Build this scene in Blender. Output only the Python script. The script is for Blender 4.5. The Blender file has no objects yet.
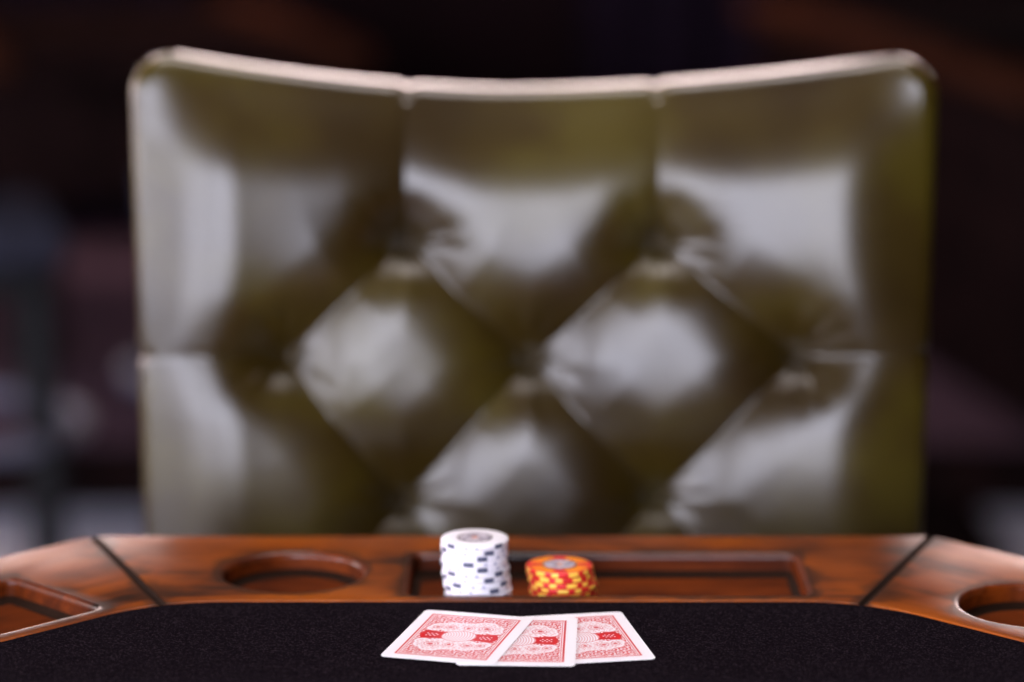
import bpy, bmesh, math, random
import numpy as np
from mathutils import Vector, Matrix
random.seed(7)
S = bpy.context.scene
C = S.collection
PI = math.pi
TT = 0.76                      # height of the table top
def R(d): return math.radians(d)
def lin(r, g, b):
    f = lambda c: (c/255/12.92) if c/255 <= .04045 else ((c/255+.055)/1.055)**2.4
    return (f(r), f(g), f(b), 1)

# ------------------------------------------------------------------ helpers
def tag(o, label=None, cat=None, group=None, kind=None):
    if label: o['label'] = label
    if cat: o['category'] = cat
    if group: o['group'] = group
    if kind: o['kind'] = kind
    return o

def empty(name, loc=(0, 0, 0), rz=0):
    o = bpy.data.objects.new(name, None)
    o.empty_display_size = .05
    o.location = loc; o.rotation_euler = (0, 0, rz)
    C.objects.link(o)
    return o

def obj(name, bm, mats, parent=None, smooth=True, loc=None, rot=None, angle=None):
    me = bpy.data.meshes.new(name)
    bmesh.ops.recalc_face_normals(bm, faces=bm.faces[:])
    if angle is not None:
        for e in bm.edges:
            if len(e.link_faces) == 2 and e.calc_face_angle(0) > R(angle):
                e.smooth = False
    bm.to_mesh(me); bm.free()
    if not isinstance(mats, (list, tuple)): mats = [mats]
    for m in mats: me.materials.append(m)
    if smooth:
        me.polygons.foreach_set('use_smooth', [True]*len(me.polygons))
    o = bpy.data.objects.new(name, me)
    C.objects.link(o)
    if parent: o.parent = parent
    if loc: o.location = loc
    if rot: o.rotation_euler = rot
    return o

def add_box(bm, x0, x1, y0, y1, z0, z1, bev=0, seg=2):
    vs = [bm.verts.new((x, y, z)) for z in (z0, z1) for y in (y0, y1) for x in (x0, x1)]
    fs = [bm.faces.new([vs[i] for i in q]) for q in
          ((0, 2, 3, 1), (4, 5, 7, 6), (0, 1, 5, 4), (1, 3, 7, 5), (3, 2, 6, 7), (2, 0, 4, 6))]
    if bev:
        es = list({e for f in fs for e in f.edges})
        bmesh.ops.bevel(bm, geom=es, offset=bev, segments=seg, profile=.5, affect='EDGES')
    return vs

def add_tube(bm, pts, rad, n=12, closed=False, sq=None):
    """sweep a circle (or a rounded square) along pts; rad is one number or one per point"""
    pts = [Vector(p) for p in pts]; N = len(pts)
    rads = rad if isinstance(rad, (list, tuple)) else [rad]*N
    rings = []; side = None
    for i, p in enumerate(pts):
        if closed: t = (pts[(i+1) % N]-pts[i-1]).normalized()
        else: t = (pts[min(i+1, N-1)]-pts[max(i-1, 0)]).normalized()
        if side is None:
            side = t.cross(Vector((0, 0, 1)))
            if side.length < .05: side = Vector((1, 0, 0))
        side = (side - t*side.dot(t)).normalized()
        up = side.cross(t).normalized()
        ring = []
        for k in range(n):
            a = 2*PI*k/n
            c, s = math.cos(a), math.sin(a)
            if sq:
                q = 1/(abs(c)**sq+abs(s)**sq)**(1/sq); c *= q; s *= q
            ring.append(bm.verts.new(p+(side*c+up*s)*rads[i]))
        rings.append(ring)
    for i in range(N if closed else N-1):
        a, b = rings[i], rings[(i+1) % N]
        for k in range(n):
            bm.faces.new((a[k], a[(k+1) % n], b[(k+1) % n], b[k]))
    if not closed:
        bm.faces.new(rings[0][::-1]); bm.faces.new(rings[-1])

def add_lathe(bm, prof, n=48, cx=0, cy=0):
    rings = []
    for r, z in prof:
        if r < 1e-6: rings.append([bm.verts.new((cx, cy, z))])
        else: rings.append([bm.verts.new((cx+r*math.cos(2*PI*k/n), cy+r*math.sin(2*PI*k/n), z)) for k in range(n)])
    fs = []
    for a, b in zip(rings, rings[1:]):
        for k in range(n):
            l = (k+1) % n
            if len(a) == 1 and len(b) == 1: continue
            if len(a) == 1: fs.append((bm.faces.new((a[0], b[k], b[l])), k))
            elif len(b) == 1: fs.append((bm.faces.new((a[k], a[l], b[0])), k))
            else: fs.append((bm.faces.new((a[k], a[l], b[l], b[k])), k))
    return fs

# ------------------------------------------------------------------ materials
def mat(name):
    m = bpy.data.materials.new(name); m.use_nodes = True
    nt = m.node_tree
    b = nt.nodes['Principled BSDF']
    return m, nt, b
def N(nt, t, **kw):
    n = nt.nodes.new(t)
    for k, v in kw.items():
        if k in n.inputs: n.inputs[k].default_value = v
        else: setattr(n, k, v)
    return n
def simple(name, col, rough=.5, spec=.5, metal=0, coat=0, coatr=.2, sheen=0):
    m, nt, b = mat(name)
    b.inputs['Base Color'].default_value = col
    b.inputs['Roughness'].default_value = rough
    b.inputs['Specular IOR Level'].default_value = spec
    b.inputs['Metallic'].default_value = metal
    b.inputs['Coat Weight'].default_value = coat
    b.inputs['Coat Roughness'].default_value = coatr
    b.inputs['Sheen Weight'].default_value = sheen
    return m
def ramp(nt, pts, interp='LINEAR'):
    r = nt.nodes.new('ShaderNodeValToRGB'); cr = r.color_ramp; cr.interpolation = interp
    while len(cr.elements) < len(pts): cr.elements.new(.5)
    for e, (p, c) in zip(cr.elements, pts): e.position = p; e.color = c
    return r
def noisy(name, c0, c1, scale, rough=(.4, .5), stretch=(1, 1, 1), detail=4, bump=0, bscale=None, spec=.5, coat=0, coatr=.2, lo=.35, hi=.65, mid=None):
    m, nt, b = mat(name); L = nt.links.new
    tc = N(nt, 'ShaderNodeTexCoord'); mp = N(nt, 'ShaderNodeMapping'); mp.inputs['Scale'].default_value = stretch
    L(tc.outputs['Object'], mp.inputs['Vector'])
    no = N(nt, 'ShaderNodeTexNoise', Scale=scale, Detail=detail)
    L(mp.outputs[0], no.inputs['Vector'])
    pts = [(lo, c0), (hi, c1)] if mid is None else [(lo, c0), ((lo+hi)/2, mid), (hi, c1)]
    r = ramp(nt, pts); L(no.outputs['Fac'], r.inputs[0]); L(r.outputs[0], b.inputs['Base Color'])
    mr = N(nt, 'ShaderNodeMapRange'); mr.inputs['To Min'].default_value = rough[0]; mr.inputs['To Max'].default_value = rough[1]
    L(no.outputs['Fac'], mr.inputs['Value']); L(mr.outputs[0], b.inputs['Roughness'])
    b.inputs['Specular IOR Level'].default_value = spec
    b.inputs['Coat Weight'].default_value = coat; b.inputs['Coat Roughness'].default_value = coatr
    if bump:
        n2 = N(nt, 'ShaderNodeTexNoise', Scale=bscale or scale, Detail=3)
        L(mp.outputs[0], n2.inputs['Vector'])
        bp = N(nt, 'ShaderNodeBump', Strength=bump, Distance=.001)
        L(n2.outputs['Fac'], bp.inputs['Height']); L(bp.outputs[0], b.inputs['Normal'])
    return m

def wood_mat(name, dark, midc, light, gscale=1.0, rough=(.25, .4), coat=.3, spec=.5):
    """grain runs along local X"""
    m, nt, b = mat(name); L = nt.links.new
    tc = N(nt, 'ShaderNodeTexCoord'); oi = N(nt, 'ShaderNodeObjectInfo')
    off = N(nt, 'ShaderNodeVectorMath', operation='MULTIPLY_ADD')
    cmb = N(nt, 'ShaderNodeCombineXYZ')
    for i in range(3): L(oi.outputs['Random'], cmb.inputs[i])
    off.inputs[1].default_value = (7, 7, 7)
    L(cmb.outputs[0], off.inputs[0]); L(tc.outputs['Object'], off.inputs[2])
    m1 = N(nt, 'ShaderNodeMapping'); m1.inputs['Scale'].default_value = (3*gscale, 60*gscale, 60*gscale)
    m2 = N(nt, 'ShaderNodeMapping'); m2.inputs['Scale'].default_value = (9*gscale, 14*gscale, 14*gscale)
    L(off.outputs[0], m1.inputs['Vector']); L(off.outputs[0], m2.inputs['Vector'])
    g = N(nt, 'ShaderNodeTexNoise', Scale=2.0, Detail=6, Roughness=.65, Distortion=.6); L(m1.outputs[0], g.inputs['Vector'])
    p = N(nt, 'ShaderNodeTexNoise', Scale=1.0, Detail=3, Roughness=.55); L(m2.outputs[0], p.inputs['Vector'])
    mx = N(nt, 'ShaderNodeMath', operation='MULTIPLY_ADD'); mx.inputs[1].default_value = .35
    L(g.outputs['Fac'], mx.inputs[0])
    sc = N(nt, 'ShaderNodeMath', operation='MULTIPLY'); sc.inputs[1].default_value = .65
    L(p.outputs['Fac'], sc.inputs[0]); L(sc.outputs[0], mx.inputs[2])
    r = ramp(nt, [(.38, dark), (.47, midc), (.60, light)]); L(mx.outputs[0], r.inputs[0]); L(r.outputs[0], b.inputs['Base Color'])
    mr = N(nt, 'ShaderNodeMapRange'); mr.inputs['From Min'].default_value = .3; mr.inputs['From Max'].default_value = .7
    mr.inputs['To Min'].default_value = rough[1]; mr.inputs['To Max'].default_value = rough[0]
    L(p.outputs['Fac'], mr.inputs['Value']); L(mr.outputs[0], b.inputs['Roughness'])
    bp = N(nt, 'ShaderNodeBump', Strength=.12, Distance=.0006); L(g.outputs['Fac'], bp.inputs['Height']); L(bp.outputs[0], b.inputs['Normal'])
    b.inputs['Coat Weight'].default_value = coat; b.inputs['Coat Roughness'].default_value = .15
    b.inputs['Specular IOR Level'].default_value = spec
    return m

M = {}
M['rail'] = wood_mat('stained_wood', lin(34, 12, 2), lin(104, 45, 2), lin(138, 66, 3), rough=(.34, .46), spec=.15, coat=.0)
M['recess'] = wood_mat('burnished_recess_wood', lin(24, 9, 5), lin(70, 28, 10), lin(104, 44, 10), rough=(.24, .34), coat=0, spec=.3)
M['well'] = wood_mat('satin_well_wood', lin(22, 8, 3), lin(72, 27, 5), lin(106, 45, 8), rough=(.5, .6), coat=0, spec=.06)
M['darkwood'] = wood_mat('dark_stained_wood', lin(11, 7, 7), lin(20, 12, 12), lin(30, 18, 17), coat=0, rough=(.6, .75), spec=0)
M['brownwood'] = wood_mat('brown_rail_wood', lin(30, 14, 9), lin(46, 24, 16), lin(58, 32, 22), coat=0, rough=(.55, .7), spec=0)
M['joint_and_shade'] = simple('dark_joint_and_shade_line', lin(34, 19, 10), .9, .1)  # joint filler, also the painted shadow line inside the wells
M['leather'] = noisy('olive_leather', lin(37, 25, 2), lin(60, 50, 7), 9, rough=(.25, .34), detail=5, bump=.07, bscale=260,
                     coat=.08, coatr=.25, mid=lin(47, 35, 4), spec=.55)
M['button'] = simple('dark_olive_button_leather', lin(30, 22, 6), .7, .0)
M['seatleather'] = noisy('dark_grey_leather', lin(34, 34, 42), lin(44, 44, 54), 10, rough=(.5, .6), spec=0)
M['steel'] = simple('dull_steel', lin(84, 84, 98), .6, .2)
M['piping'] = noisy('worn_leather_piping', lin(70, 56, 28), lin(96, 80, 44), 30, rough=(.35, .45))
M['blackmetal'] = simple('black_painted_metal', lin(9, 9, 11), .6, .2, metal=0)
M['white_chip'] = simple('white_clay', lin(236, 232, 238), .45)
M['navy'] = simple('slate_spot', lin(74, 78, 100), .5)
M['paleblue'] = simple('pale_grey_spot', lin(176, 174, 196), .5)
M['red_chip'] = simple('red_clay', lin(216, 34, 36), .42)
M['yellow'] = simple('yellow_spot', lin(252, 200, 76), .42)
M['orange'] = simple('orange_face', lin(248, 140, 12), .42)
M['inlay'] = noisy('silver_inlay', lin(150, 142, 160), lin(205, 196, 205), 260, rough=(.25, .3), spec=.6)
M['inlayring'] = simple('dark_inlay_ring', lin(70, 50, 52), .35)
M['inlaydot'] = simple('copper_inlay_print', lin(214, 140, 100), .35)
M['card'] = simple('white_card_stock', lin(240, 236, 240), .35, spec=.4)

# black felt, fine fibre noise
m, nt, b = mat('black_felt'); L = nt.links.new
tc = N(nt, 'ShaderNodeTexCoord')
n1 = N(nt, 'ShaderNodeTexNoise', Scale=900, Detail=3, Roughness=.7); L(tc.outputs['Object'], n1.inputs['Vector'])
r = ramp(nt, [(.36, lin(12, 9, 12)), (.56, lin(23, 18, 23)), (.74, lin(64, 54, 60))]); L(n1.outputs['Fac'], r.inputs[0]); L(r.outputs[0], b.inputs['Base Color'])
b.inputs['Roughness'].default_value = 1; b.inputs['Specular IOR Level'].default_value = 0
bp = N(nt, 'ShaderNodeBump', Strength=.6, Distance=.0006); L(n1.outputs['Fac'], bp.inputs['Height']); L(bp.outputs[0], b.inputs['Normal'])
M['felt'] = m

# ------------------------------------------------------------------ camera
cam_d = bpy.data.cameras.new('camera'); cam = bpy.data.objects.new('camera', cam_d); C.objects.link(cam)
S.camera = cam
cam_d.sensor_width = 36; cam_d.lens = 2800*36/1024; cam_d.clip_start = .05; cam_d.clip_end = 60
CZ = TT+.4602
cam.location = (0, 0, CZ); cam.rotation_euler = (PI/2-.1966, 0, 0)
cam_d.dof.use_dof = True; cam_d.dof.focus_distance = 1.538; cam_d.dof.aperture_fstop = 2.3; cam_d.dof.aperture_blades = 9

# ------------------------------------------------------------------ poker table (octagon, eight rail segments)
TC = (0, 1.057)
AO, AI, RC = .6330, .490, .095
def outline_segment(inset=0):
    """trapezoid of one rail segment, local x along the edge, y outwards from the table centre; inner corners follow the rounded felt"""
    t = math.tan(R(22.5)); g = .0006+inset          # half the joint gap, measured along x roughly
    pts = []
    ai = AI+inset
    # arc centre of the rounded corner
    cxr = AI*t-RC*t; cyr = AI-RC
    rr = RC+inset
    for k in range(0, 9):
        a = R(112.5-22.5*k/8*1.0)
        pts.append((-cxr+rr*math.cos(a), cyr+rr*math.sin(a)))
    # mirrored
    pts += [(-x, y) for x, y in pts[::-1]]
    # clip ends to the joint planes: slide in x
    out = []
    for x, y in pts:
        lim = y*t-g*1.082
        out.append((max(-lim, min(lim, x)), y))
    ao = AO-inset
    out += [(ao*t-g*1.082, ao), (-(ao*t-g*1.082), ao)]
    return out

def rounded_rect(x0, x1, y0, y1, r, o, n=8):
    """offset inward by o"""
    x0 += o; x1 -= o; y0 += o; y1 -= o; r = max(r-o, .0008)
    pts = []
    for cx, cy, a0 in ((x1-r, y1-r, 0), (x0+r, y1-r, 90), (x0+r, y0+r, 180), (x1-r, y0+r, 270)):
        for k in range(n+1):
            a = R(a0+90*k/n); pts.append((cx+r*math.cos(a), cy+r*math.sin(a)))
    return pts
def circle(cx, cy, r, o, n=72):
    return [(cx+(r-o)*math.cos(2*PI*k/n), cy+(r-o)*math.sin(2*PI*k/n)) for k in range(n)]

TRAY = (-.0635, .1750, .4995, .5935)
CUP = (-.130, .5515, .0450)
DEPTH = .0142
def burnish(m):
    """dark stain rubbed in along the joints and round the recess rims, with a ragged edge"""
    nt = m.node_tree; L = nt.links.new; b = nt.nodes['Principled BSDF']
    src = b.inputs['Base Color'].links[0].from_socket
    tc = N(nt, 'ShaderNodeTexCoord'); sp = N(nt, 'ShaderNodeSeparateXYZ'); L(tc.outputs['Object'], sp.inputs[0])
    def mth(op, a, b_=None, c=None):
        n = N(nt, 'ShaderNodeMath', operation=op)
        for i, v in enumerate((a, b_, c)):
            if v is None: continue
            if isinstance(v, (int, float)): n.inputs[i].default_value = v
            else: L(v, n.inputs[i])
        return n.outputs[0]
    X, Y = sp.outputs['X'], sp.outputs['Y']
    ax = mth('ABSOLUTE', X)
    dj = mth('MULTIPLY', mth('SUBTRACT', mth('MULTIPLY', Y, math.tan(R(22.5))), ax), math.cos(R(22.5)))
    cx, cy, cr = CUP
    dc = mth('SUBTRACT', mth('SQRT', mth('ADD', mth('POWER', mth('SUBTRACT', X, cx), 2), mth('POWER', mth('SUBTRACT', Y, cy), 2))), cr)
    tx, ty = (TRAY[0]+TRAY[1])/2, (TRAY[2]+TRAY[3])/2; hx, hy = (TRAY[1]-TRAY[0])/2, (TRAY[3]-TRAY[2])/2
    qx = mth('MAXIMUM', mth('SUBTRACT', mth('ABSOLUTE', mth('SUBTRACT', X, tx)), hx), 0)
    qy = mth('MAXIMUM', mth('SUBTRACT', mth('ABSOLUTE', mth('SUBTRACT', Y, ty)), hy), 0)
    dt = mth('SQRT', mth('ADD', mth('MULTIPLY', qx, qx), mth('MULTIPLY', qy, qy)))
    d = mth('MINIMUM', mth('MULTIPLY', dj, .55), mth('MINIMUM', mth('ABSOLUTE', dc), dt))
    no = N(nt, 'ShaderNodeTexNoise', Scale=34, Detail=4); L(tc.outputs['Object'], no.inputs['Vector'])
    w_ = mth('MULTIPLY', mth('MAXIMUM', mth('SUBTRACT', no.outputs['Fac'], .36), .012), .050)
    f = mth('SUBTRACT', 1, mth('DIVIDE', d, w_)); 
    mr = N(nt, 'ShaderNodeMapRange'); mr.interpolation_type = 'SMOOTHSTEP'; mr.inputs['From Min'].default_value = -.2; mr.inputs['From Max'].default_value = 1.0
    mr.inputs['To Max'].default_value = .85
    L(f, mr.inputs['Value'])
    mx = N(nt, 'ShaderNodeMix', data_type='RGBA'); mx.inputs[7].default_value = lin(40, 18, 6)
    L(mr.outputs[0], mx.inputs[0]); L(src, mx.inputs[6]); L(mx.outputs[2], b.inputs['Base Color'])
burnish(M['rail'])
def segment_mesh():
    bm = bmesh.new()
    def ring(pts, z): return [bm.verts.new((x, y, z)) for x, y in pts]
    def bridge(a, b):
        n = len(a)
        for k in range(n): bm.faces.new((a[k], a[(k+1) % n], b[(k+1) % n], b[k]))
    # outside: rounded top edge then side
    top = ring(outline_segment(.0022), 0); prev = top
    for o, z in ((.0011, -.0004), (.0004, -.0012), (0, -.0024), (0, -.040), (.004, -.044)):
        r_ = ring(outline_segment(o), z); bridge(prev, r_); prev = r_
    bm.faces.new(prev)
    bm.faces.ensure_lookup_table()
    t225 = math.tan(R(22.5))
    for f_ in bm.faces:
        c_ = f_.calc_center_median()
        if c_.z > -.030 and abs(c_.x) > c_.y*t225-.0031 and abs(f_.normal.z) < 2: f_.material_index = 2
    edges = [bm.edges.get((top[k], top[(k+1) % len(top)])) for k in range(len(top))]
    # cavities
    rf = .0034
    prof = [(rf*(1-math.cos(R(a)))*0+rf*math.sin(R(a)), -rf*(1-math.cos(R(a)))) for a in (0, 15, 30, 45, 60, 75, 90)]
    prof = [(o, z) for o, z in prof]
    prof += [(rf+.0006, -DEPTH+.004), (rf+.0014, -DEPTH+.0016), (rf+.003, -DEPTH+.0004), (rf+.005, -DEPTH)]
    for f in (lambda o: rounded_rect(*TRAY, .010, o-rf*.0), lambda o: circle(*CUP, o)):
        rings = [ring(f(o), z) for o, z in prof]
        edges += [bm.edges.new((rings[0][k], rings[0][(k+1) % len(rings[0])])) for k in range(len(rings[0]))]
        nf = len(bm.faces)
        for a, b in zip(rings, rings[1:]): bridge(a, b)
        bm.faces.new(rings[-1]); bm.faces.ensure_lookup_table()
        for f_ in bm.faces[nf:]:
            z_ = f_.calc_center_median().z
            f_.material_index = 1 if z_ > -.0036 else (2 if -DEPTH+.0001 < z_ < -DEPTH+.0035 else 3)  # wall-floor fillet coloured dark: a painted contact shadow line
    bmesh.ops.triangle_fill(bm, use_beauty=True, use_dissolve=False, edges=edges, normal=(0, 0, 1))
    return bm

table = empty('poker_table', (TC[0], TC[1], 0))
tag(table, 'octagonal poker table with brown wooden rail, round cup wells, sunken trays and black felt', 'table')
seg0 = obj('rail_segment', segment_mesh(), [M['rail'], M['recess'], M['joint_and_shade'], M['well']], table, angle=35)
seg0.location = (0, 0, TT)
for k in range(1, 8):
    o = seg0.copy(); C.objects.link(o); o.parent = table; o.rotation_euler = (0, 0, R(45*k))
# dark filler below the joints / carrier board
bm = bmesh.new()
def octo(a, z): return [bm.verts.new((a/math.cos(R(22.5))*math.cos(R(22.5+45*k)), a/math.cos(R(22.5))*math.sin(R(22.5+45*k)), z)) for k in range(8)]
a_ = octo(AO-.012, TT-.070); b_ = octo(AO-.012, TT-.0445); bm.faces.new(a_[::-1]); bm.faces.new(b_)
for k in range(8): bm.faces.new((a_[k], a_[(k+1) % 8], b_[(k+1) % 8], b_[k]))
obj('under_board', bm, M['darkwood'], table, smooth=False)
for k in range(8):
    bm = bmesh.new()
    q = 1/math.cos(R(22.5)); a = R(22.5+45*k)
    d = Vector((math.cos(a), math.sin(a), 0)); sd = Vector((-d.y, d.x, 0))*.0011
    p0 = d*(AI*q-.004); p1 = d*(AO*q-.004)
    v = [bm.verts.new(p+e+Vector((0, 0, z))) for z in (TT-.030, TT-.0016) for p, e in ((p0, -sd), (p1, -sd), (p1, sd), (p0, sd))]
    for f in ((0, 1, 2, 3), (4, 7, 6, 5), (0, 4, 5, 1), (1, 5, 6, 2), (2, 6, 7, 3), (3, 7, 4, 0)): bm.faces.new([v[i] for i in f])
    obj('joint_strip', bm, M['joint_and_shade'], table, smooth=False)
# felt: rounded octagon
bm = bmesh.new()
pts = []
t_ = math.tan(R(22.5))
for k in range(8):
    phi = 22.5+45*k
    cr = (AI-RC)/math.cos(R(22.5))
    for j in range(9):
        a = R(phi-22.5+45*j/8)
        pts.append((cr*math.cos(R(phi))+(RC-.0003)*math.cos(a), cr*math.sin(R(phi))+(RC-.0003)*math.sin(a)))
top = [bm.verts.new((x, y, TT-.0006)) for x, y in pts]; low = [bm.verts.new((x, y, TT-.043)) for x, y in pts]
bm.faces.new(top); bm.faces.new(low[::-1])
for k in range(len(pts)): bm.faces.new((low[k], low[(k+1) % len(pts)], top[(k+1) % len(pts)], top[k]))
felt = obj('felt', bm, M['felt'], table, smooth=False)
tag(felt, 'black felt playing surface')
bm = bmesh.new()
a_ = octo(.50, TT-.15); b_ = octo(.50, TT-.070)
bm.faces.new(a_[::-1]); bm.faces.new(b_)
for k in range(8): bm.faces.new((a_[k], a_[(k+1) % 8], b_[(k+1) % 8], b_[k]))
obj('apron', bm, M['darkwood'], table, smooth=False)
bm = bmesh.new()
add_lathe(bm, [(0, TT-.15), (.16, TT-.15), (.15, TT-.19), (.07, TT-.24), (.06, TT-.32), (.085, TT-.40), (.10, TT-.46), (.07, TT-.52), (.09, TT-.58), (.12, TT-.62), (.12, TT-.68), (0, TT-.68)], 40)
obj('pedestal', bm, M['darkwood'], table, angle=40)
for k in range(4):
    bm = bmesh.new()
    pts = [(.08, 0, .15), (.18, 0, .145), (.30, 0, .10), (.40, 0, .05), (.46, 0, .034)]
    add_tube(bm, pts, [.05, .045, .038, .034, .033], 12, sq=4)
    obj('foot', bm, M['darkwood'], table, rot=(0, 0, R(45+90*k)), angle=50)

# ------------------------------------------------------------------ poker chips
CH, CR = .00327, .01975
NS = 60
def chip_mesh(kind):
    bm = bmesh.new()
    prof = [(.0000001, 0), (.0106, 0), (.0180, 0), (.01935, .00025), (CR, .0008), (CR, .00247), (.01935, CH-.00025), (.0180, CH), (.0106, CH), (.0000001, CH-.00002)]
    prof = [(0, 0)]+prof[1:-1]+[(0, CH)]
    rings_idx = 0
    n = NS
    rings = []
    for r_, z in prof:
        if r_ == 0: rings.append([bm.verts.new((0, 0, z))])
        else: rings.append([bm.verts.new((r_*math.cos(2*PI*k/n), r_*math.sin(2*PI*k/n), z)) for k in range(n)])
    for i, (a, b) in enumerate(zip(rings, rings[1:])):
        for k in range(n):
            l = (k+1) % n
            if len(a) == 1: f = bm.faces.new((a[0], b[k], b[l]))
            elif len(b) == 1: f = bm.faces.new((a[k], a[l], b[0]))
            else: f = bm.faces.new((a[k], a[l], b[l], b[k]))
            # i: 1 underside ring, 2,3 lower bevel, 4 edge band, 5,6 upper bevel, 7 upper ring
            if kind == 'white':
                ph = k % 15
                if i in (3, 4, 5) and ph in (0, 1, 2): f.material_index = 1
                elif i == 4 and ph in (6, 9): f.material_index = 2
            else:
                ph = k % 10
                if i in (3, 4, 5) and ph in (0, 1, 2, 5, 6): f.material_index = 1
                if i in (1, 7): f.material_index = 0 if (k % 15) < 5 else 2
    return bm
def inlay_mesh(z0=0):
    bm = bmesh.new()
    prof = [(0, CH+.00012), (.0022, CH+.00012), (.0092, CH+.00012), (.0103, CH+.00010), (.0105, CH-.0001)]
    fs = add_lathe(bm, prof, 48)
    for i, (f, k) in enumerate(fs):
        ring_i = i//48
        f.material_index = (2, 0, 1, 1)[ring_i]
    return bm
def make_chip(kind):
    root = empty('poker_chip')
    if kind == 'white':
        obj('chip_body', chip_mesh('white'), [M['white_chip'], M['navy'], M['paleblue']], root, angle=60)
    else:
        obj('chip_body', chip_mesh('red'), [M['red_chip'], M['yellow'], M['orange']], root, angle=60)
    obj('inlay', inlay_mesh(), [M['inlay'], M['inlayring'], M['inlaydot']], root)
    return root
def copy_tree(o, parent=None):
    c = o.copy(); C.objects.link(c)
    if parent: c.parent = parent
    for ch in list(o.children): copy_tree(ch, c)
    return c
ORD = ['topmost', 'second from the top', 'third from the top', 'fourth from the top', 'fifth from the top', 'sixth from the top', 'seventh from the top',
       'eighth from the top', 'ninth from the top', 'tenth from the top', 'eleventh from the top', 'second from the bottom', 'bottommost']
def stack(kind, n, x, y, offs, labels, group):
    proto = make_chip(kind); pitch = .0033
    for i in range(n):                         # i = 0 at the bottom
        o = proto if i == 0 else copy_tree(proto)
        dx, dy = offs[i]
        o.location = (x+dx, y+dy, TT-DEPTH+.00002+i*pitch)
        turn = R(270+[46, 27, 14, -11, 15, 44, 25, 54, 32, 5, 20, 40, 60][n-1-i]-9) if kind == 'white' else R(11+[0, 13, 31, 8, 27, 40, -26][i])
        o.rotation_euler = (0, 0, turn)
        tag(o, labels[n-1-i], 'poker chip', group)
wo = [(.0030, .0002), (.0028, 0), (.0018, .0006), (.0022, 0), (.0012, .0005), (.0012, 0), (.0002, .0004), (.0006, -.0002), (-.0004, .0003), (.0002, 0), (-.0002, .0003), (-.0003, 0), (0, .0002)]
stack('white', 13, -.0217, 1.5800, wo, ['white poker chip with dark edge spots, %s in the tall white stack' % s for s in ORD], 'white poker chips stacked in the tray')
ro = [(.0022, 0), (.0026, .0004), (.0018, -.0003), (.0024, .0002), (.0012, 0), (.0004, .0003), (0, 0)]
ORD2 = ORD[:5]+['second from the bottom', 'bottommost']
stack('red', 7, .0280, 1.5925, ro, ['red poker chip with yellow edge spots, %s in the short red stack' % s for s in ORD2], 'red and yellow poker chips stacked in the tray')

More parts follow.
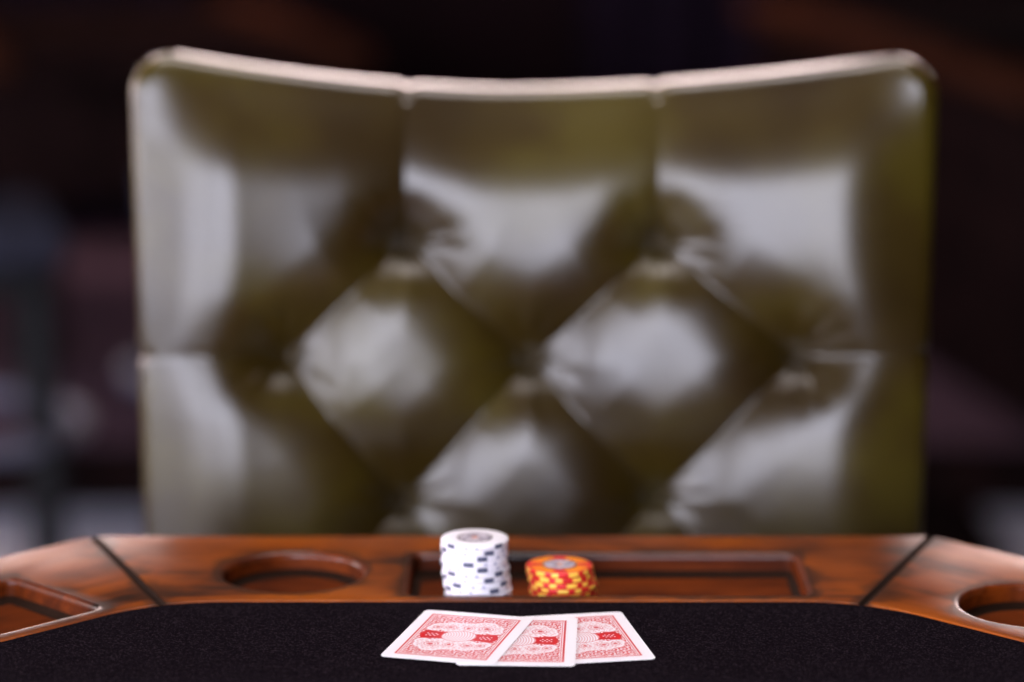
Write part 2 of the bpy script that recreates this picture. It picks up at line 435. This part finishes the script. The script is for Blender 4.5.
# ------------------------------------------------------------------ playing cards
W, Lc = .0635, .0889
def card_pattern(X, Y):
    """X, Y in mm from the card centre; returns amount of red ink 0..1 (a printed back, point symmetric)"""
    ax, ay = np.abs(X), np.abs(Y)
    hx, hy = 25.6, 37.6                     # outer edge of the printed frame
    ink = np.zeros_like(X)
    din = np.minimum(hx-ax, hy-ay)          # distance inside the frame
    ink[(din > 0) & (din < 1.1)] = 1
    ink[(din > 1.7) & (din < 2.2)] = .9
    field = din > 2.7
    # scrollwork: spirals round a lattice of centres
    s = np.where(Y < 0, -1, 1); x2, y2 = X*s, Y*s
    px, py = 6.1, 6.1
    cx = np.round((x2)/px)*px; cy = np.round((y2)/py)*py
    odd = (np.round(y2/py).astype(int) % 2) == 1
    cx = np.where(odd, (np.floor(x2/px)+.5)*px, cx)
    dx, dy = x2-cx, y2-cy
    rr = np.hypot(dx, dy); th = np.arctan2(dy, dx)
    hand = np.where((np.round(cx/px).astype(int)+np.round(cy/py).astype(int)) % 2 == 0, 1, -1)
    spiral = np.sin(2*PI*rr/2.3+hand*th*1.0)
    leaf = np.sin(5*th+rr*1.4)
    scroll = ((spiral+.55*leaf) > -.38).astype(float)
    ink = np.where(field, scroll*.95, ink)
    # white clouds above and below the band
    def lobes(L_):
        d = np.full(X.shape, 99.)
        for (a, b_, r_) in L_: d = np.minimum(d, np.hypot(x2-a, (y2-b_)*1.0)-r_)
        return d
    cl = lobes([(-14.5, 15.5, 6.2), (-8.5, 18.5, 6.2), (-2, 18.6, 6.0), (4.5, 19.4, 6.2), (10, 21.8, 6.8), (15, 17.5, 6.2), (17, 12.5, 5.0), (-17, 12, 4.8), (0, 13, 5.5), (8, 13, 6.5), (-8, 13, 6)])
    inside = cl < 0
    rim = np.abs(cl) < .35
    orn = np.zeros_like(X)
    for (a, b_, r_) in [(11.5, 16.5, 4.8), (-9, 15.2, 3.9), (-15.5, 14.0, 3.2), (1.5, 15.6, 3.6)]:
        q = np.hypot(x2-a, (y2-b_)*1.0); t2 = np.arctan2(y2-b_, x2-a)
        orn = np.maximum(orn, ((q < r_) & (np.sin(2*PI*q/1.6+t2) > .45)).astype(float)*.8)
        orn = np.maximum(orn, ((q < r_*.30)).astype(float))
    orn = np.maximum(orn, ((np.sin(x2*2.1+np.sin(y2*1.7)*1.3)*np.sin(y2*2.3+np.sin(x2*1.1))) > .50).astype(float)*.75)
    ink = np.where(field & inside, np.maximum(orn*.95, .12), ink)
    ink = np.where(field & (cl > -1.5) & (cl < -.2), .03, ink)
    ink = np.where(field & rim, .6, ink)
    # red band with small white ornament, waisted next to the medallion
    bh = 6.0+1.8*np.clip((ax-9)/11, 0, 1)**1.5
    band = (ay < bh) & (ax < 22.5-.35*ay)
    orn2 = (np.abs(ay-0) < 2.6) & (ax > 11.5) & (ax < 18.5) & (np.sin((ax-11.5)*2.6)*np.cos(Y*1.6) > .35)
    ink = np.where(field & band, np.where(orn2, .15, 1), ink)
    edge = band & (ay > bh-.5)
    ink = np.where(field & edge, .75, ink)
    # medallion with fine engraved arcs
    q = np.hypot(X, Y)
    arcs = np.sin(2*PI*np.hypot(X+14, Y)/1.5) > .25
    ink = np.where(q < 9.6, np.where(arcs, .55, .04), ink)
    ink = np.where((q > 9.3) & (q < 9.9), .8, ink)
    return ink

def card_back():
    nx, ny = 236, 336
    X = np.linspace(-26.5, 26.5, nx); Y = np.linspace(-38.5, 38.5, ny)
    XX, YY = np.meshgrid(X, Y)
    # supersampled ink
    ink = np.zeros_like(XX); st = X[1]-X[0]
    for a in (-.33, 0, .33):
        for b_ in (-.33, 0, .33): ink += card_pattern(XX+a*st, YY+b_*st)/9
    me = bpy.data.meshes.new('printed_back')
    v = np.stack([XX.ravel()/1000, YY.ravel()/1000, np.full(XX.size, .00033)], 1)
    i = np.arange(nx*ny).reshape(ny, nx)
    q = np.stack([i[:-1, :-1], i[:-1, 1:], i[1:, 1:], i[1:, :-1]], -1).reshape(-1, 4)
    me.from_pydata([], [], [])
    me.vertices.add(len(v)); me.vertices.foreach_set('co', v.ravel())
    me.loops.add(q.size); me.loops.foreach_set('vertex_index', q.ravel().astype(np.int32))
    me.polygons.add(len(q)); me.polygons.foreach_set('loop_start', (np.arange(len(q))*4).astype(np.int32))
    me.update(calc_edges=True)
    at = me.attributes.new('ink', 'FLOAT', 'POINT'); at.data.foreach_set('value', ink.ravel().astype(np.float32))
    m, nt, b = mat('card_back_print'); L = nt.links.new
    an = N(nt, 'ShaderNodeAttribute'); an.attribute_name = 'ink'
    mx = N(nt, 'ShaderNodeMix', data_type='RGBA')
    mx.inputs[6].default_value = lin(240, 236, 240); mx.inputs[7].default_value = lin(206, 8, 22)
    L(an.outputs['Fac'], mx.inputs[0]); L(mx.outputs[2], b.inputs['Base Color'])
    b.inputs['Roughness'].default_value = .35; b.inputs['Specular IOR Level'].default_value = .4
    me.materials.append(m)
    o = bpy.data.objects.new('printed_back', me); C.objects.link(o)
    return o
bm = bmesh.new()
lo_ = [bm.verts.new((x, y, 0)) for x, y in rounded_rect(-W/2, W/2, -Lc/2, Lc/2, .0034, 0)]
hi_ = [bm.verts.new((x, y, .0003)) for x, y in rounded_rect(-W/2, W/2, -Lc/2, Lc/2, .0034, 0)]
bm.faces.new(lo_[::-1]); bm.faces.new(hi_)
for k in range(len(lo_)): bm.faces.new((lo_[k], lo_[(k+1) % len(lo_)], hi_[(k+1) % len(lo_)], hi_[k]))
card0 = empty('playing_card')
obj('card_stock', bm, M['card'], card0, smooth=False)
pb = card_back(); pb.parent = card0
tag(pb, 'red scrollwork printed on the card back')
cards = [  # x, y, angle, z, label  (bottom of the fan first)
    (.03839, 1.4776, .1766, .0000, 'red-backed playing card at the right end of the fan, half hidden under the middle card'),
    (.00350, 1.4704, -.0385, .00055, 'red-backed playing card in the middle of the three, overlapped on its left'),
    (-.02920, 1.4759, -.2536, .0011, 'red-backed playing card at the left of the fan, lying fully in view on top')]
for i, (x, y, a, z, lab) in enumerate(cards):
    o = card0 if i == 0 else copy_tree(card0)
    o.location = (x, y, TT-.0005+z); o.rotation_euler = (0, 0, a)
    tag(o, lab, 'playing card', 'playing cards fanned face down on the felt')
# upper cards lean on the ones below: tilt about their free edge is under half a degree

# ------------------------------------------------------------------ tufted chair
RAKE = R(7.5)
CY = 1.915                      # front plane at table-top height
chair = empty('tufted_chair', (.0125, CY, 0))
tag(chair, 'olive green leather armless chair with a diamond tufted high back behind the table', 'chair')
# backrest local frame: u = x, v = up the raked plane (0 at table-top height), n towards the camera
def px2uv(px, py):
    c, s = math.cos(.1966), math.sin(.1966)
    a = (px-512)/2800; u = (341-py)/2800
    d = Vector((a, c+u*s, -s+u*c))
    # plane: y = CY + tan(RAKE)*(z-TT)
    t = (CY+math.tan(RAKE)*(CZ-TT))/(d.y-math.tan(RAKE)*d.z)
    z = CZ-TT+d.z*t
    return (d.x*t-.0125, z/math.cos(RAKE))
BT = [px2uv(*p) for p in ((405, 243), (660, 243), (285, 357), (530, 362), (797, 355), (402, 503), (657, 498))]
rowdv = BT[3][1]-BT[5][1]
pitch_u = (BT[4][0]-BT[2][0])/2
v4 = BT[3][1]-2*rowdv; v5 = BT[5][1]-2*rowdv
BT += [(BT[2][0]-.001, v4), (BT[3][0], v4), (BT[4][0], v4), (BT[5][0], v5), (BT[6][0], v5)]
TL, TR = px2uv(131, 48), px2uv(937, 60)
TM = px2uv(512, 90)
BOT = -.31
vt0 = TL[1]
def left_u(v):  return TL[0]+.008*np.clip((vt0-v)/.35, 0, 2)
def right_u(v): return TR[0]-.009*np.clip((vt0-v)/.35, 0, 2)
def top_v(u):
    k = (u-TM[0])/((TR[0]-TL[0])/2)
    return TM[1]+(np.where(k < 0, TL[1], TR[1])+.002-TM[1])*np.clip(np.abs(k), 0, 1.1)**1.75
segs = []
B = BT
def sg(a, b_): segs.append((a, b_))
for i, j in ((0, 2), (0, 3), (1, 3), (1, 4), (2, 5), (3, 5), (3, 6), (4, 6), (5, 7), (5, 8), (6, 8), (6, 9), (7, 10), (8, 10), (8, 11), (9, 11)): sg(B[i], B[j])
sg(B[0], (B[0][0]+.002, .5)); sg(B[1], (B[1][0]-.004, .5))
sg(B[2], (-.5, B[2][1]+.006)); sg(B[4], (.5, B[4][1]+.006)); sg(B[7], (-.5, v4)); sg(B[9], (.5, v4))
sg(B[10], (B[10][0], -.6)); sg(B[11], (B[11][0], -.6))
WT = [(1, 1)]*16+[(1, .35), (1, .35), (1, .12), (1, .12), (1, .12), (1, .12), (1, .5), (1, .5)]
LEN = [.5]*16+[.11, .11, .10, .10, .10, .10, .1, .1]
def seg_dist(U, V, full=False):
    out = []; ws = []
    for (a, b_), (w0, w1), ln in zip(segs, WT, LEN):
        dx, dy = b_[0]-a[0], b_[1]-a[1]; q = math.hypot(dx, dy)
        t = np.clip(((U-a[0])*dx+(V-a[1])*dy)/(q*q), 0, 1)
        out.append(np.hypot(U-a[0]-t*dx, V-a[1]-t*dy))
        ws.append(w0+(w1-w0)*np.clip(t*q/ln, 0, 1))
    return (np.array(out), np.array(ws)) if full else np.array(out)
HP, HB, WS = .0105, .0215, .046
def relief(U, V):
    D, Wt = seg_dist(U, V, True)
    d0 = D.min(0)
    t = np.clip(D/WS, 0, 1)
    g = .42*np.sqrt(1-(1-t)**2)+.58*np.sin(t*PI/2)
    c = Wt*(1-g)
    cm = (c**7).sum(0)**(1/7)
    pit = np.zeros_like(U); wr = np.zeros_like(U)
    for i, (bu, bv) in enumerate(B):
        q = np.hypot(U-bu, V-bv); th = np.arctan2(V-bv, U-bu)
        qe = np.hypot(U-bu, (V-bv)*np.where(V > bv, 1.15 if i < 2 else .82, 1.25))   # the hide sags over each button
        pit = np.maximum(pit, .86*np.exp(-(qe/(.027 if i < 2 else .031))**1.55)+.16*np.exp(-(q/.010)**2))
        wr += .0006*np.sin(9*th+i*1.7+2*np.sin(3*th+i))*np.exp(-((q-.022)/.014)**2)
    return HP*(1-cm)-HB*pit+wr*np.clip(d0/.006, 0, 1)
CONC = .032
def base_n(U):   # shallow wrap of the back: sides come towards the sitter
    return CONC*(U/.275)**2
def to_xyz(U, V, n):
    # raked plane: up vector (0, sin, cos), normal towards camera (0,-cos, sin)
    y = V*math.sin(RAKE)-n*math.cos(RAKE); z = V*math.cos(RAKE)+n*math.sin(RAKE)
    return np.stack([U, y, z+TT], -1)

def backrest():
    NU, NV = 300, 320
    RR = .011; CRN = .030
    # rounded outline parameter: map the unit square to the outline inset by RR, with rounded corners
    def inset_pt(s, t):
        v = BOT+RR+(t)*(vt0-RR-BOT-RR)
        l = left_u(v)+RR; r_ = right_u(v)-RR
        u = l+s*(r_-l)
        vtop = top_v(u)-RR
        v = BOT+RR+t*(vtop-BOT-RR)
        l = left_u(v)+RR; r_ = right_u(v)-RR
        return l+s*(r_-l), v
    s = np.linspace(0, 1, NU); t = np.linspace(0, 1, NV)
    Sg, Tg = np.meshgrid(s, t)
    # round the square's upper corners in parameter space
    def squircle(Sg, Tg, c):
        # pull points near the two top corners towards the inside
        hw, hh = (right_u(0)-left_u(0)), (vt0-BOT)
        x = Sg*hw; y = Tg*hh; rr = c
        out_s, out_t = Sg.copy(), Tg.copy()
        for side in (0, 1):
            xx = x if side == 0 else hw-x
            a = rr*2.2-xx; b_ = rr*2.2-(hh-y)
            a = np.clip(a, 0, None)/(rr*2.2); b_ = np.clip(b_, 0, None)/(rr*2.2)
            m_ = np.maximum(a, b_)+1e-9
            f = m_/np.sqrt(a*a+b_*b_+1e-18)          # square to disc
            f = np.where((a > 0) & (b_ > 0), f, 1)
            na, nb = a*f, b_*f
            nx = rr*2.2-na*rr*2.2; ny = hh-(rr*2.2-nb*rr*2.2)
            nx = nx if side == 0 else hw-nx
            msk = (a > 0) & (b_ > 0)
            out_s = np.where(msk, nx/hw, out_s); out_t = np.where(msk, ny/hh, out_t)
        return out_s, out_t
    Sg, Tg = squircle(Sg, Tg, .009)
    U, V = inset_pt(Sg, Tg)
    # roll-off towards the border
    idx = np.arange(NU*NV).reshape(NV, NU)
    loop = list(idx[0, :])+list(idx[1:, -1])+list(idx[-1, -2::-1])+list(idx[-2:0:-1, 0])
    LU, LV = U.ravel()[loop], V.ravel()[loop]
    vt_ = top_v(pu_ := U.ravel())-RR; pv = V.ravel(); pu = pu_
    def rampf(d, w): return np.sin(np.clip(d/w, 0, 1)*PI/2)
    edge = rampf(pu-(left_u(pv)+RR), .065)*rampf((right_u(pv)-RR)-pu, .065)*rampf(vt_-pv, .075)*rampf(pv-(BOT+RR), .06)
    nrel = relief(pu, pv)
    n = nrel*(.5+.5*edge)-.017*(1-edge)
    n = n+base_n(pu)
    P = to_xyz(pu, pv, n)
    verts = [tuple(p) for p in P]
    faces = []
    for j in range(NV-1):
        for i in range(NU-1): faces.append((int(idx[j, i]), int(idx[j, i+1]), int(idx[j+1, i+1]), int(idx[j+1, i])))
    # outward direction of the loop
    n_l = len(loop)
    nu = np.zeros(n_l); nv = np.zeros(n_l)
    for k in range(n_l):
        du = LU[(k+3) % n_l]-LU[k-3]; dv = LV[(k+3) % n_l]-LV[k-3]
        q = math.hypot(du, dv)+1e-12
        nu[k], nv[k] = dv/q, -du/q
    for _ in range(3):
        nu = (np.roll(nu, 1)+nu+np.roll(nu, -1))/3; nv = (np.roll(nv, 1)+nv+np.roll(nv, -1))/3
    q = np.hypot(nu, nv); nu /= q; nv /= q
    n0 = n[loop]
    prev = [int(i) for i in loop]
    rings = []
    seam = np.array([min(9, 9) for _ in range(n_l)])
    Dl = seg_dist(LU, LV).min(0); crease = .0025*np.exp(-(Dl/.004)**2)
    TH = .032
    steps = [(RR*(math.sin(R(a))-math.sin(R(26)))/(1-math.sin(R(26))), RR*(math.cos(R(26))-math.cos(R(a)))) for a in (33, 41, 49, 57, 65, 73, 82, 90)]
    steps += [(RR, TH*.5), (RR, TH), (RR*.7, TH+RR*.7), (0, TH+RR)]
    steps += [(-.03, TH+RR), (-.08, TH+RR), (-.14, TH+RR)]
    for o, d in steps:
        oo = o-crease if o > 0 else o
        if o < -.01:
            cu, cv = .0, (BOT+vt0)/2
            f = 1+o/.27
            uu = cu+(LU-cu)*f; vv = cv+(LV-cv)*f
            nn = base_n(uu)-d-.006
        else:
            uu = LU+nu*oo; vv = LV+nv*oo; nn = n0-d
        Q = to_xyz(uu, vv, nn+d); Q[:, 1] += d; b0 = len(verts)
        verts += [tuple(p) for p in Q]; cur = list(range(b0, b0+n_l))
        for k in range(n_l): faces.append((prev[k], cur[k], cur[(k+1) % n_l], prev[(k+1) % n_l]))
        prev = cur
    faces.append(tuple(prev[::-1]))
    me = bpy.data.meshes.new('backrest'); me.from_pydata(verts, [], faces); me.update()
    me.polygons.foreach_set('use_smooth', [True]*len(me.polygons))
    me.materials.append(M['leather'])
    o = bpy.data.objects.new('backrest', me); C.objects.link(o); o.parent = chair
    bm = bmesh.new(); bm.from_mesh(me); bmesh.ops.recalc_face_normals(bm, faces=bm.faces[:]); bm.to_mesh(me); bm.free()
    return o
backrest()
# covered buttons
def button_bm():
    bm = bmesh.new(); add_lathe(bm, [(0, .0045), (.004, .0040), (.007, .0026), (.0088, .0006), (.0090, -.002), (0, -.002)], 24); return bm
b0 = None
for i, (bu, bv) in enumerate(BT):
    n = float(relief(np.array([bu+1e-5]), np.array([bv]))[0]+base_n(bu))-.0030
    p = to_xyz(np.array(bu), np.array(bv), np.array(n))
    if b0 is None:
        b0 = obj('button', button_bm(), M['button'], chair); o = b0
    else:
        o = b0.copy(); C.objects.link(o); o.parent = chair
    o.location = tuple(float(c) for c in p); o.rotation_euler = (PI/2-RAKE, 0, 0)
# seat, frame and legs under the table
bm = bmesh.new(); add_box(bm, -.262, .262, -.40, .005, .375, .475, .030, 5)
obj('seat', bm, M['leather'], chair)
bm = bmesh.new(); add_box(bm, -.25, .25, -.385, .055, .315, .375, .006, 2)
obj('seat_frame', bm, M['darkwood'], chair, angle=40)
for x, y, ty in ((-.22, -.355, -.355), (.22, -.355, -.355), (-.22, .02, .09), (.22, .02, .09)):
    bm = bmesh.new(); add_tube(bm, [(x, y, .33), (x, (y+ty)/2, .16), (x, ty, .0)], [.030, .024, .017], 12, sq=4)
    obj('leg', bm, M['darkwood'], chair, angle=50)

# ------------------------------------------------------------------ room
X0, X1, Y0, Y1, ZC = -3.3, 3.3, -1.95, 7.2, 2.75
M['floor'] = noisy('grey_floor', lin(124, 124, 136), lin(152, 152, 166), 2.5, rough=(.3, .45))
M['carpet'] = noisy('mauve_carpet', lin(60, 45, 53), lin(80, 62, 72), 60, rough=(.9, 1), spec=0)
M['wall'] = noisy('dark_burgundy_wall', lin(22, 13, 15), lin(28, 17, 19), 3, rough=(.8, .9), spec=.0)
M['wallpale'] = noisy('brown_plaster', lin(52, 38, 30), lin(62, 46, 36), 3, rough=(.7, .9), spec=.3)
M['ceil'] = noisy('dark_ceiling', lin(38, 25, 16), lin(46, 31, 20), 2, rough=(.8, .9), spec=.3)
M['curtain'] = noisy('plum_curtain', lin(24, 16, 24), lin(34, 25, 36), 20, rough=(.8, .9), spec=0)
M['frame'] = simple('white_window_frame', lin(220, 215, 210), .5)
def struct(name, bm, m, **k): return tag(obj(name, bm, m, smooth=False, **k), kind='structure')
bm = bmesh.new(); add_box(bm, X0-.1, X1+.1, Y0-.1, Y1+.1, -.1, 0); struct('floor', bm, M['floor'])
bm = bmesh.new(); add_box(bm, X0-.1, X1+.1, Y0-.1, Y1+.1, ZC, ZC+.1); struct('ceiling', bm, M['ceil'])
def wall_holes(name, axis, pos0, pos1, a0, a1, holes, m):
    """wall slab with rectangular openings; holes = (lo, hi, z0, z1) along the wall"""
    bm = bmesh.new()
    def bx(a, b_, z0, z1):
        if b_-a < 1e-4 or z1-z0 < 1e-4: return
        if axis == 'x': add_box(bm, a, b_, pos0, pos1, z0, z1)
        else: add_box(bm, pos0, pos1, a, b_, z0, z1)
    cur = a0
    for lo, hi, z0, z1 in sorted(holes):
        bx(cur, lo, 0, ZC); bx(lo, hi, 0, z0); bx(lo, hi, z1, ZC); cur = hi
    bx(cur, a1, 0, ZC)
    return struct(name, bm, m)
SOUTH = [(-3.0, -1.30, .4, 2.6), (-1.20, .5, .4, 2.6)]
WEST = [(-1.6, -.2, .75, 2.25), (.1, 1.5, .75, 2.25), (2.6, 4.0, .75, 2.25)]  # third opening is added, unseen, to brighten the floor and left chair edge
wall_holes('wall_south', 'x', Y0-.1, Y0, X0-.1, X1+.1, SOUTH, M['wallpale'])
NORTH = [(-2.7, -1.1, 1.1, 1.8), (-.8, .8, 1.1, 1.8), (1.1, 2.7, 1.1, 1.8)]  # unseen openings, added and cut low to light the chair's top edge
wall_holes('wall_north', 'x', Y1, Y1+.1, X0-.1, X1+.1, NORTH, M['wall'])
wall_holes('wall_west', 'y', X0-.1, X0, Y0, Y1, WEST, M['wallpale'])
bm = bmesh.new(); add_box(bm, X1, X1+.1, Y0, Y1, 0, ZC); struct('wall_east', bm, M['wall'])
SKY = 12
NORTH_SKY = 1.3
wn = 0
def window(axis, pos, lo, hi, z0, z1):
    global wn
    wn += 1
    bm = bmesh.new(); t = .05
    def bx(a, b_, c, d):
        if axis == 'x': add_box(bm, a, b_, pos-.07, pos-.02, c, d)
        elif axis == 'n': add_box(bm, a, b_, pos+.02, pos+.07, c, d)
        else: add_box(bm, pos-.07, pos-.02, a, b_, c, d)
    bx(lo, hi, z0, z0+t); bx(lo, hi, z1-t, z1); bx(lo, lo+t, z0+t, z1-t); bx(hi-t, hi, z0+t, z1-t)
    mid = (lo+hi)/2; bx(mid-.02, mid+.02, z0+t, z1-t)
    struct('window_%d' % wn, bm, M['frame'])
    ld = bpy.data.lights.new('window_daylight', 'AREA'); ld.shape = 'RECTANGLE'
    ld.size = hi-lo; ld.size_y = z1-z0; ld.cycles.is_portal = True
    lo_ = bpy.data.objects.new('window_daylight', ld); C.objects.link(lo_)
    lo_.location = {'x': (mid, pos-.09, (z0+z1)/2), 'n': (mid, pos+.09, (z0+z1)/2), 'y': (pos-.09, mid, (z0+z1)/2)}[axis]
    d = Vector({'x': (0, 1, 0), 'n': (0, -1, 0), 'y': (1, 0, 0)}[axis])
    lo_.rotation_euler = d.to_track_quat('-Z', 'Z').to_euler()
for h in SOUTH: window('x', Y0, *h)
for h in WEST: window('y', X0, *h)
for h in NORTH: window('n', Y1, *h)

# raised carpeted platform at the back of the room
PZ = .10
bm = bmesh.new(); add_box(bm, X0, X1, 4.66, Y1, 0.0, PZ-.004); struct('trim_1', bm, M['darkwood'])
bm = bmesh.new(); add_box(bm, X0, X1, 4.72, Y1, PZ-.004, PZ); struct('trim_2', bm, M['carpet'])

# curtains on the back wall
def curtain(x, w, label):
    bm = bmesh.new(); n = 120
    def prof(s, z): return Y1-.16+.035*math.sin(s*w*2*PI/.16+.6*math.sin(z*1.3))+.01*math.sin(s*31)
    zs = [PZ+.01, .3, .6, .8, 1.0]
    F = [[bm.verts.new((x-w/2+w*k/n, prof(k/n, z), z)) for k in range(n+1)] for z in zs]
    Bk = [[bm.verts.new((x-w/2+w*k/n, prof(k/n, z)+.004, z)) for k in range(n+1)] for z in zs]
    for j in range(len(zs)-1):
        for k in range(n):
            bm.faces.new((F[j][k], F[j][k+1], F[j+1][k+1], F[j+1][k])); bm.faces.new((Bk[j][k], Bk[j+1][k], Bk[j+1][k+1], Bk[j][k+1]))
        bm.faces.new((F[j][0], F[j+1][0], Bk[j+1][0], Bk[j][0])); bm.faces.new((F[j][n], Bk[j][n], Bk[j+1][n], F[j+1][n]))
    for k in range(n):
        bm.faces.new((F[0][k], Bk[0][k], Bk[0][k+1], F[0][k+1])); bm.faces.new((F[-1][k], F[-1][k+1], Bk[-1][k+1], Bk[-1][k]))
    tag(obj('curtain', bm, M['curtain']), label, 'curtain', 'dark curtains along the back wall')
curtain(-1.05, .5, 'dark plum curtain on the back wall, out of focus at the left')
curtain(.42, .5, 'dark plum curtain on the back wall, out of focus right of centre')

# bar stools, out of focus
def bar_stool(x, y, rz, label, z0=0, hs=.62):
    root = empty('bar_stool', (x, y, z0), rz); tag(root, label, 'stool', 'dark bar stools in the background')
    bm = bmesh.new()
    add_box(bm, -.175, .175, -.175, .175, hs-.055, hs+.01, .024, 4)
    obj('seat', bm, M['seatleather'], root)
    bm = bmesh.new(); add_box(bm, -.155, .155, -.155, .155, hs-.09, hs-.055, .004); obj('seat_frame', bm, M['blackmetal'], root, angle=40)
    for sx in (-1, 1):
        for sy in (-1, 1):
            bm = bmesh.new(); add_tube(bm, [(sx*.135, sy*.135, hs-.07), (sx*.143, sy*.143, .3), (sx*.15, sy*.15, 0)], [.019, .018, .016], 12, sq=4)
            obj('leg', bm, M['blackmetal'], root, angle=50)
    bm = bmesh.new(); add_tube(bm, [(.20*math.cos(2*PI*k/40), .20*math.sin(2*PI*k/40), .32) for k in range(40)], .014, 10, closed=True)
    obj('foot_ring', bm, M['steel'], root)
    return root
def atx(px, y): return (px-512)/2800*(y*math.cos(.1966)+.55*math.sin(.1966))
bar_stool(atx(-70, 3.9), 3.9, R(14), 'dark bar stool with foot ring, cut off by the left edge of the view')
bar_stool(atx(255, 4.3), 4.3, R(8), 'dark bar stool almost hidden behind the left side of the tufted chair')

# billiard table on the platform, right; its brown rail runs away from us
def line_table(name, label, cat, p0, p1, width, side, top, mat_top, mat_rail, skirt=.28):
    """table whose one long top edge goes from p0 (near) to p1 (far)"""
    p0 = Vector((*p0, 0)); p1 = Vector((*p1, 0)); L_ = (p1-p0).length
    ang = math.atan2((p1-p0).y, (p1-p0).x)
    root = empty(name, (p0.x, p0.y, PZ), ang); tag(root, label, cat)
    s = side; h = top-PZ
    def yb(a, b_): return (min(a*s, b_*s), max(a*s, b_*s))
    y0, y1 = yb(0, width)
    bm = bmesh.new(); add_box(bm, .0, L_, *yb(0, .11), h-.045, h, .010, 3); obj('side_rail', bm, mat_rail, root, angle=40)
    bm = bmesh.new(); add_box(bm, .0, L_, *yb(width-.11, width), h-.045, h, .010, 3); obj('side_rail', bm, mat_rail, root, angle=40)
    for a in (0, L_-.11):
        bm = bmesh.new(); add_box(bm, a, a+.11, *yb(.1102, width-.1102), h-.045, h, .010, 3); obj('end_rail', bm, M['darkwood'], root, angle=40)
    bm = bmesh.new(); add_box(bm, .111, L_-.111, *yb(.111, width-.111), h-.045, h-.02); obj('table_cloth', bm, mat_top, root, smooth=False)
    bm = bmesh.new(); add_box(bm, .04, L_-.04, *yb(.04, width-.04), h-skirt, h-.046, .01, 2); obj('apron', bm, M['darkwood'], root, angle=40)
    for a in ((.14, L_-.14) if skirt < .5 else ()):
        for c in (.14, width-.14):
            bm = bmesh.new(); add_lathe(bm, [(0, h-.27), (.07, h-.27), (.07, h-.33), (.045, h-.37), (.06, h-.45), (.05, .10), (.065, .05), (.06, 0), (0, 0)], 24, a, c*s)
            obj('leg', bm, M['darkwood'], root, angle=40)
    return root
M['cloth'] = noisy('black_table_cloth', lin(10, 8, 9), lin(14, 11, 12), 80, rough=(.9, 1), spec=0)
line_table('billiard_table', 'dark games table with a brown wooden rail, out of focus at the upper right', 'table',
           (.872, 4.76), (.535, 6.7), 1.25, -1, .72, M['cloth'], M['brownwood'], .612)
line_table('side_table', 'dark wooden table with a brown edge, out of focus behind the chair at the left', 'table',
           (-.266, 5.44), (-.62, 6.7), .8, 1, .72, M['darkwood'], M['brownwood'])

M['dark_patch'] = noisy('black_brown_patch', lin(16, 11, 12), lin(26, 18, 18), 120, rough=(.95, 1), spec=0)  # dark sheet added in place of shade on the floor
bm = bmesh.new(); add_box(bm, .42, .795, 3.75, 4.64, .0, .012, .004)
tag(obj('dark_patch', bm, M['dark_patch'], angle=40), 'narrow dark sheet added to darken the grey floor behind the right side of the tufted chair', 'dark_patch')

# unseen fill light, added overhead to brighten the cards and felt
def added_fill_light(x, y, w, d, col, power, label):
    root = empty('added_fill_light', (x, y, ZC)); tag(root, label, 'fill light')
    bm = bmesh.new(); add_box(bm, -w/2, w/2, -d/2, d/2, -.05, 0, .006); obj('fill_housing', bm, M['blackmetal'], root, angle=40)
    m, nt, b = mat('fill_glow'); b.inputs['Emission Color'].default_value = col; b.inputs['Emission Strength'].default_value = power
    b.inputs['Base Color'].default_value = (.8, .8, .8, 1)
    bm = bmesh.new(); add_box(bm, -w/2+.02, w/2-.02, -d/2+.02, d/2-.02, -.056, -.0501); obj('fill_panel', bm, m, root, smooth=False)
added_fill_light(-.05, 2.05, 1.15, .9, (1, .90, .88, 1), 9.5, 'large flat fill light added out of view above the poker table')

# ------------------------------------------------------------------ sky, exposure
w = bpy.data.worlds.new('sky'); S.world = w; w.use_nodes = True
nt = w.node_tree; L = nt.links.new
bg = nt.nodes['Background']
tc = N(nt, 'ShaderNodeTexCoord'); sp = N(nt, 'ShaderNodeSeparateXYZ'); L(tc.outputs['Generated'], sp.inputs[0])
# the sky is a bright cool overcast towards the south and west and a stronger warm tint, added to light the chair's top edge, towards the north
r = ramp(nt, [(.35, (.83, .84, 1, 1)), (.65, (NORTH_SKY, NORTH_SKY*.77, NORTH_SKY*.74, 1))])
mr = N(nt, 'ShaderNodeMapRange'); mr.inputs['From Min'].default_value = -1; mr.inputs['From Max'].default_value = 1
L(sp.outputs['Y'], mr.inputs['Value']); L(mr.outputs[0], r.inputs[0]); L(r.outputs[0], bg.inputs[0]); bg.inputs[1].default_value = SKY
S.view_settings.view_transform = 'Standard'; S.view_settings.look = 'None'
S.view_settings.exposure = .22; S.view_settings.gamma = 1; S.view_settings.use_curve_mapping = False
S.cycles.use_denoising = True
S.cycles.max_bounces = 6; S.cycles.diffuse_bounces = 4; S.cycles.glossy_bounces = 4
S.cycles.sample_clamp_indirect = 6
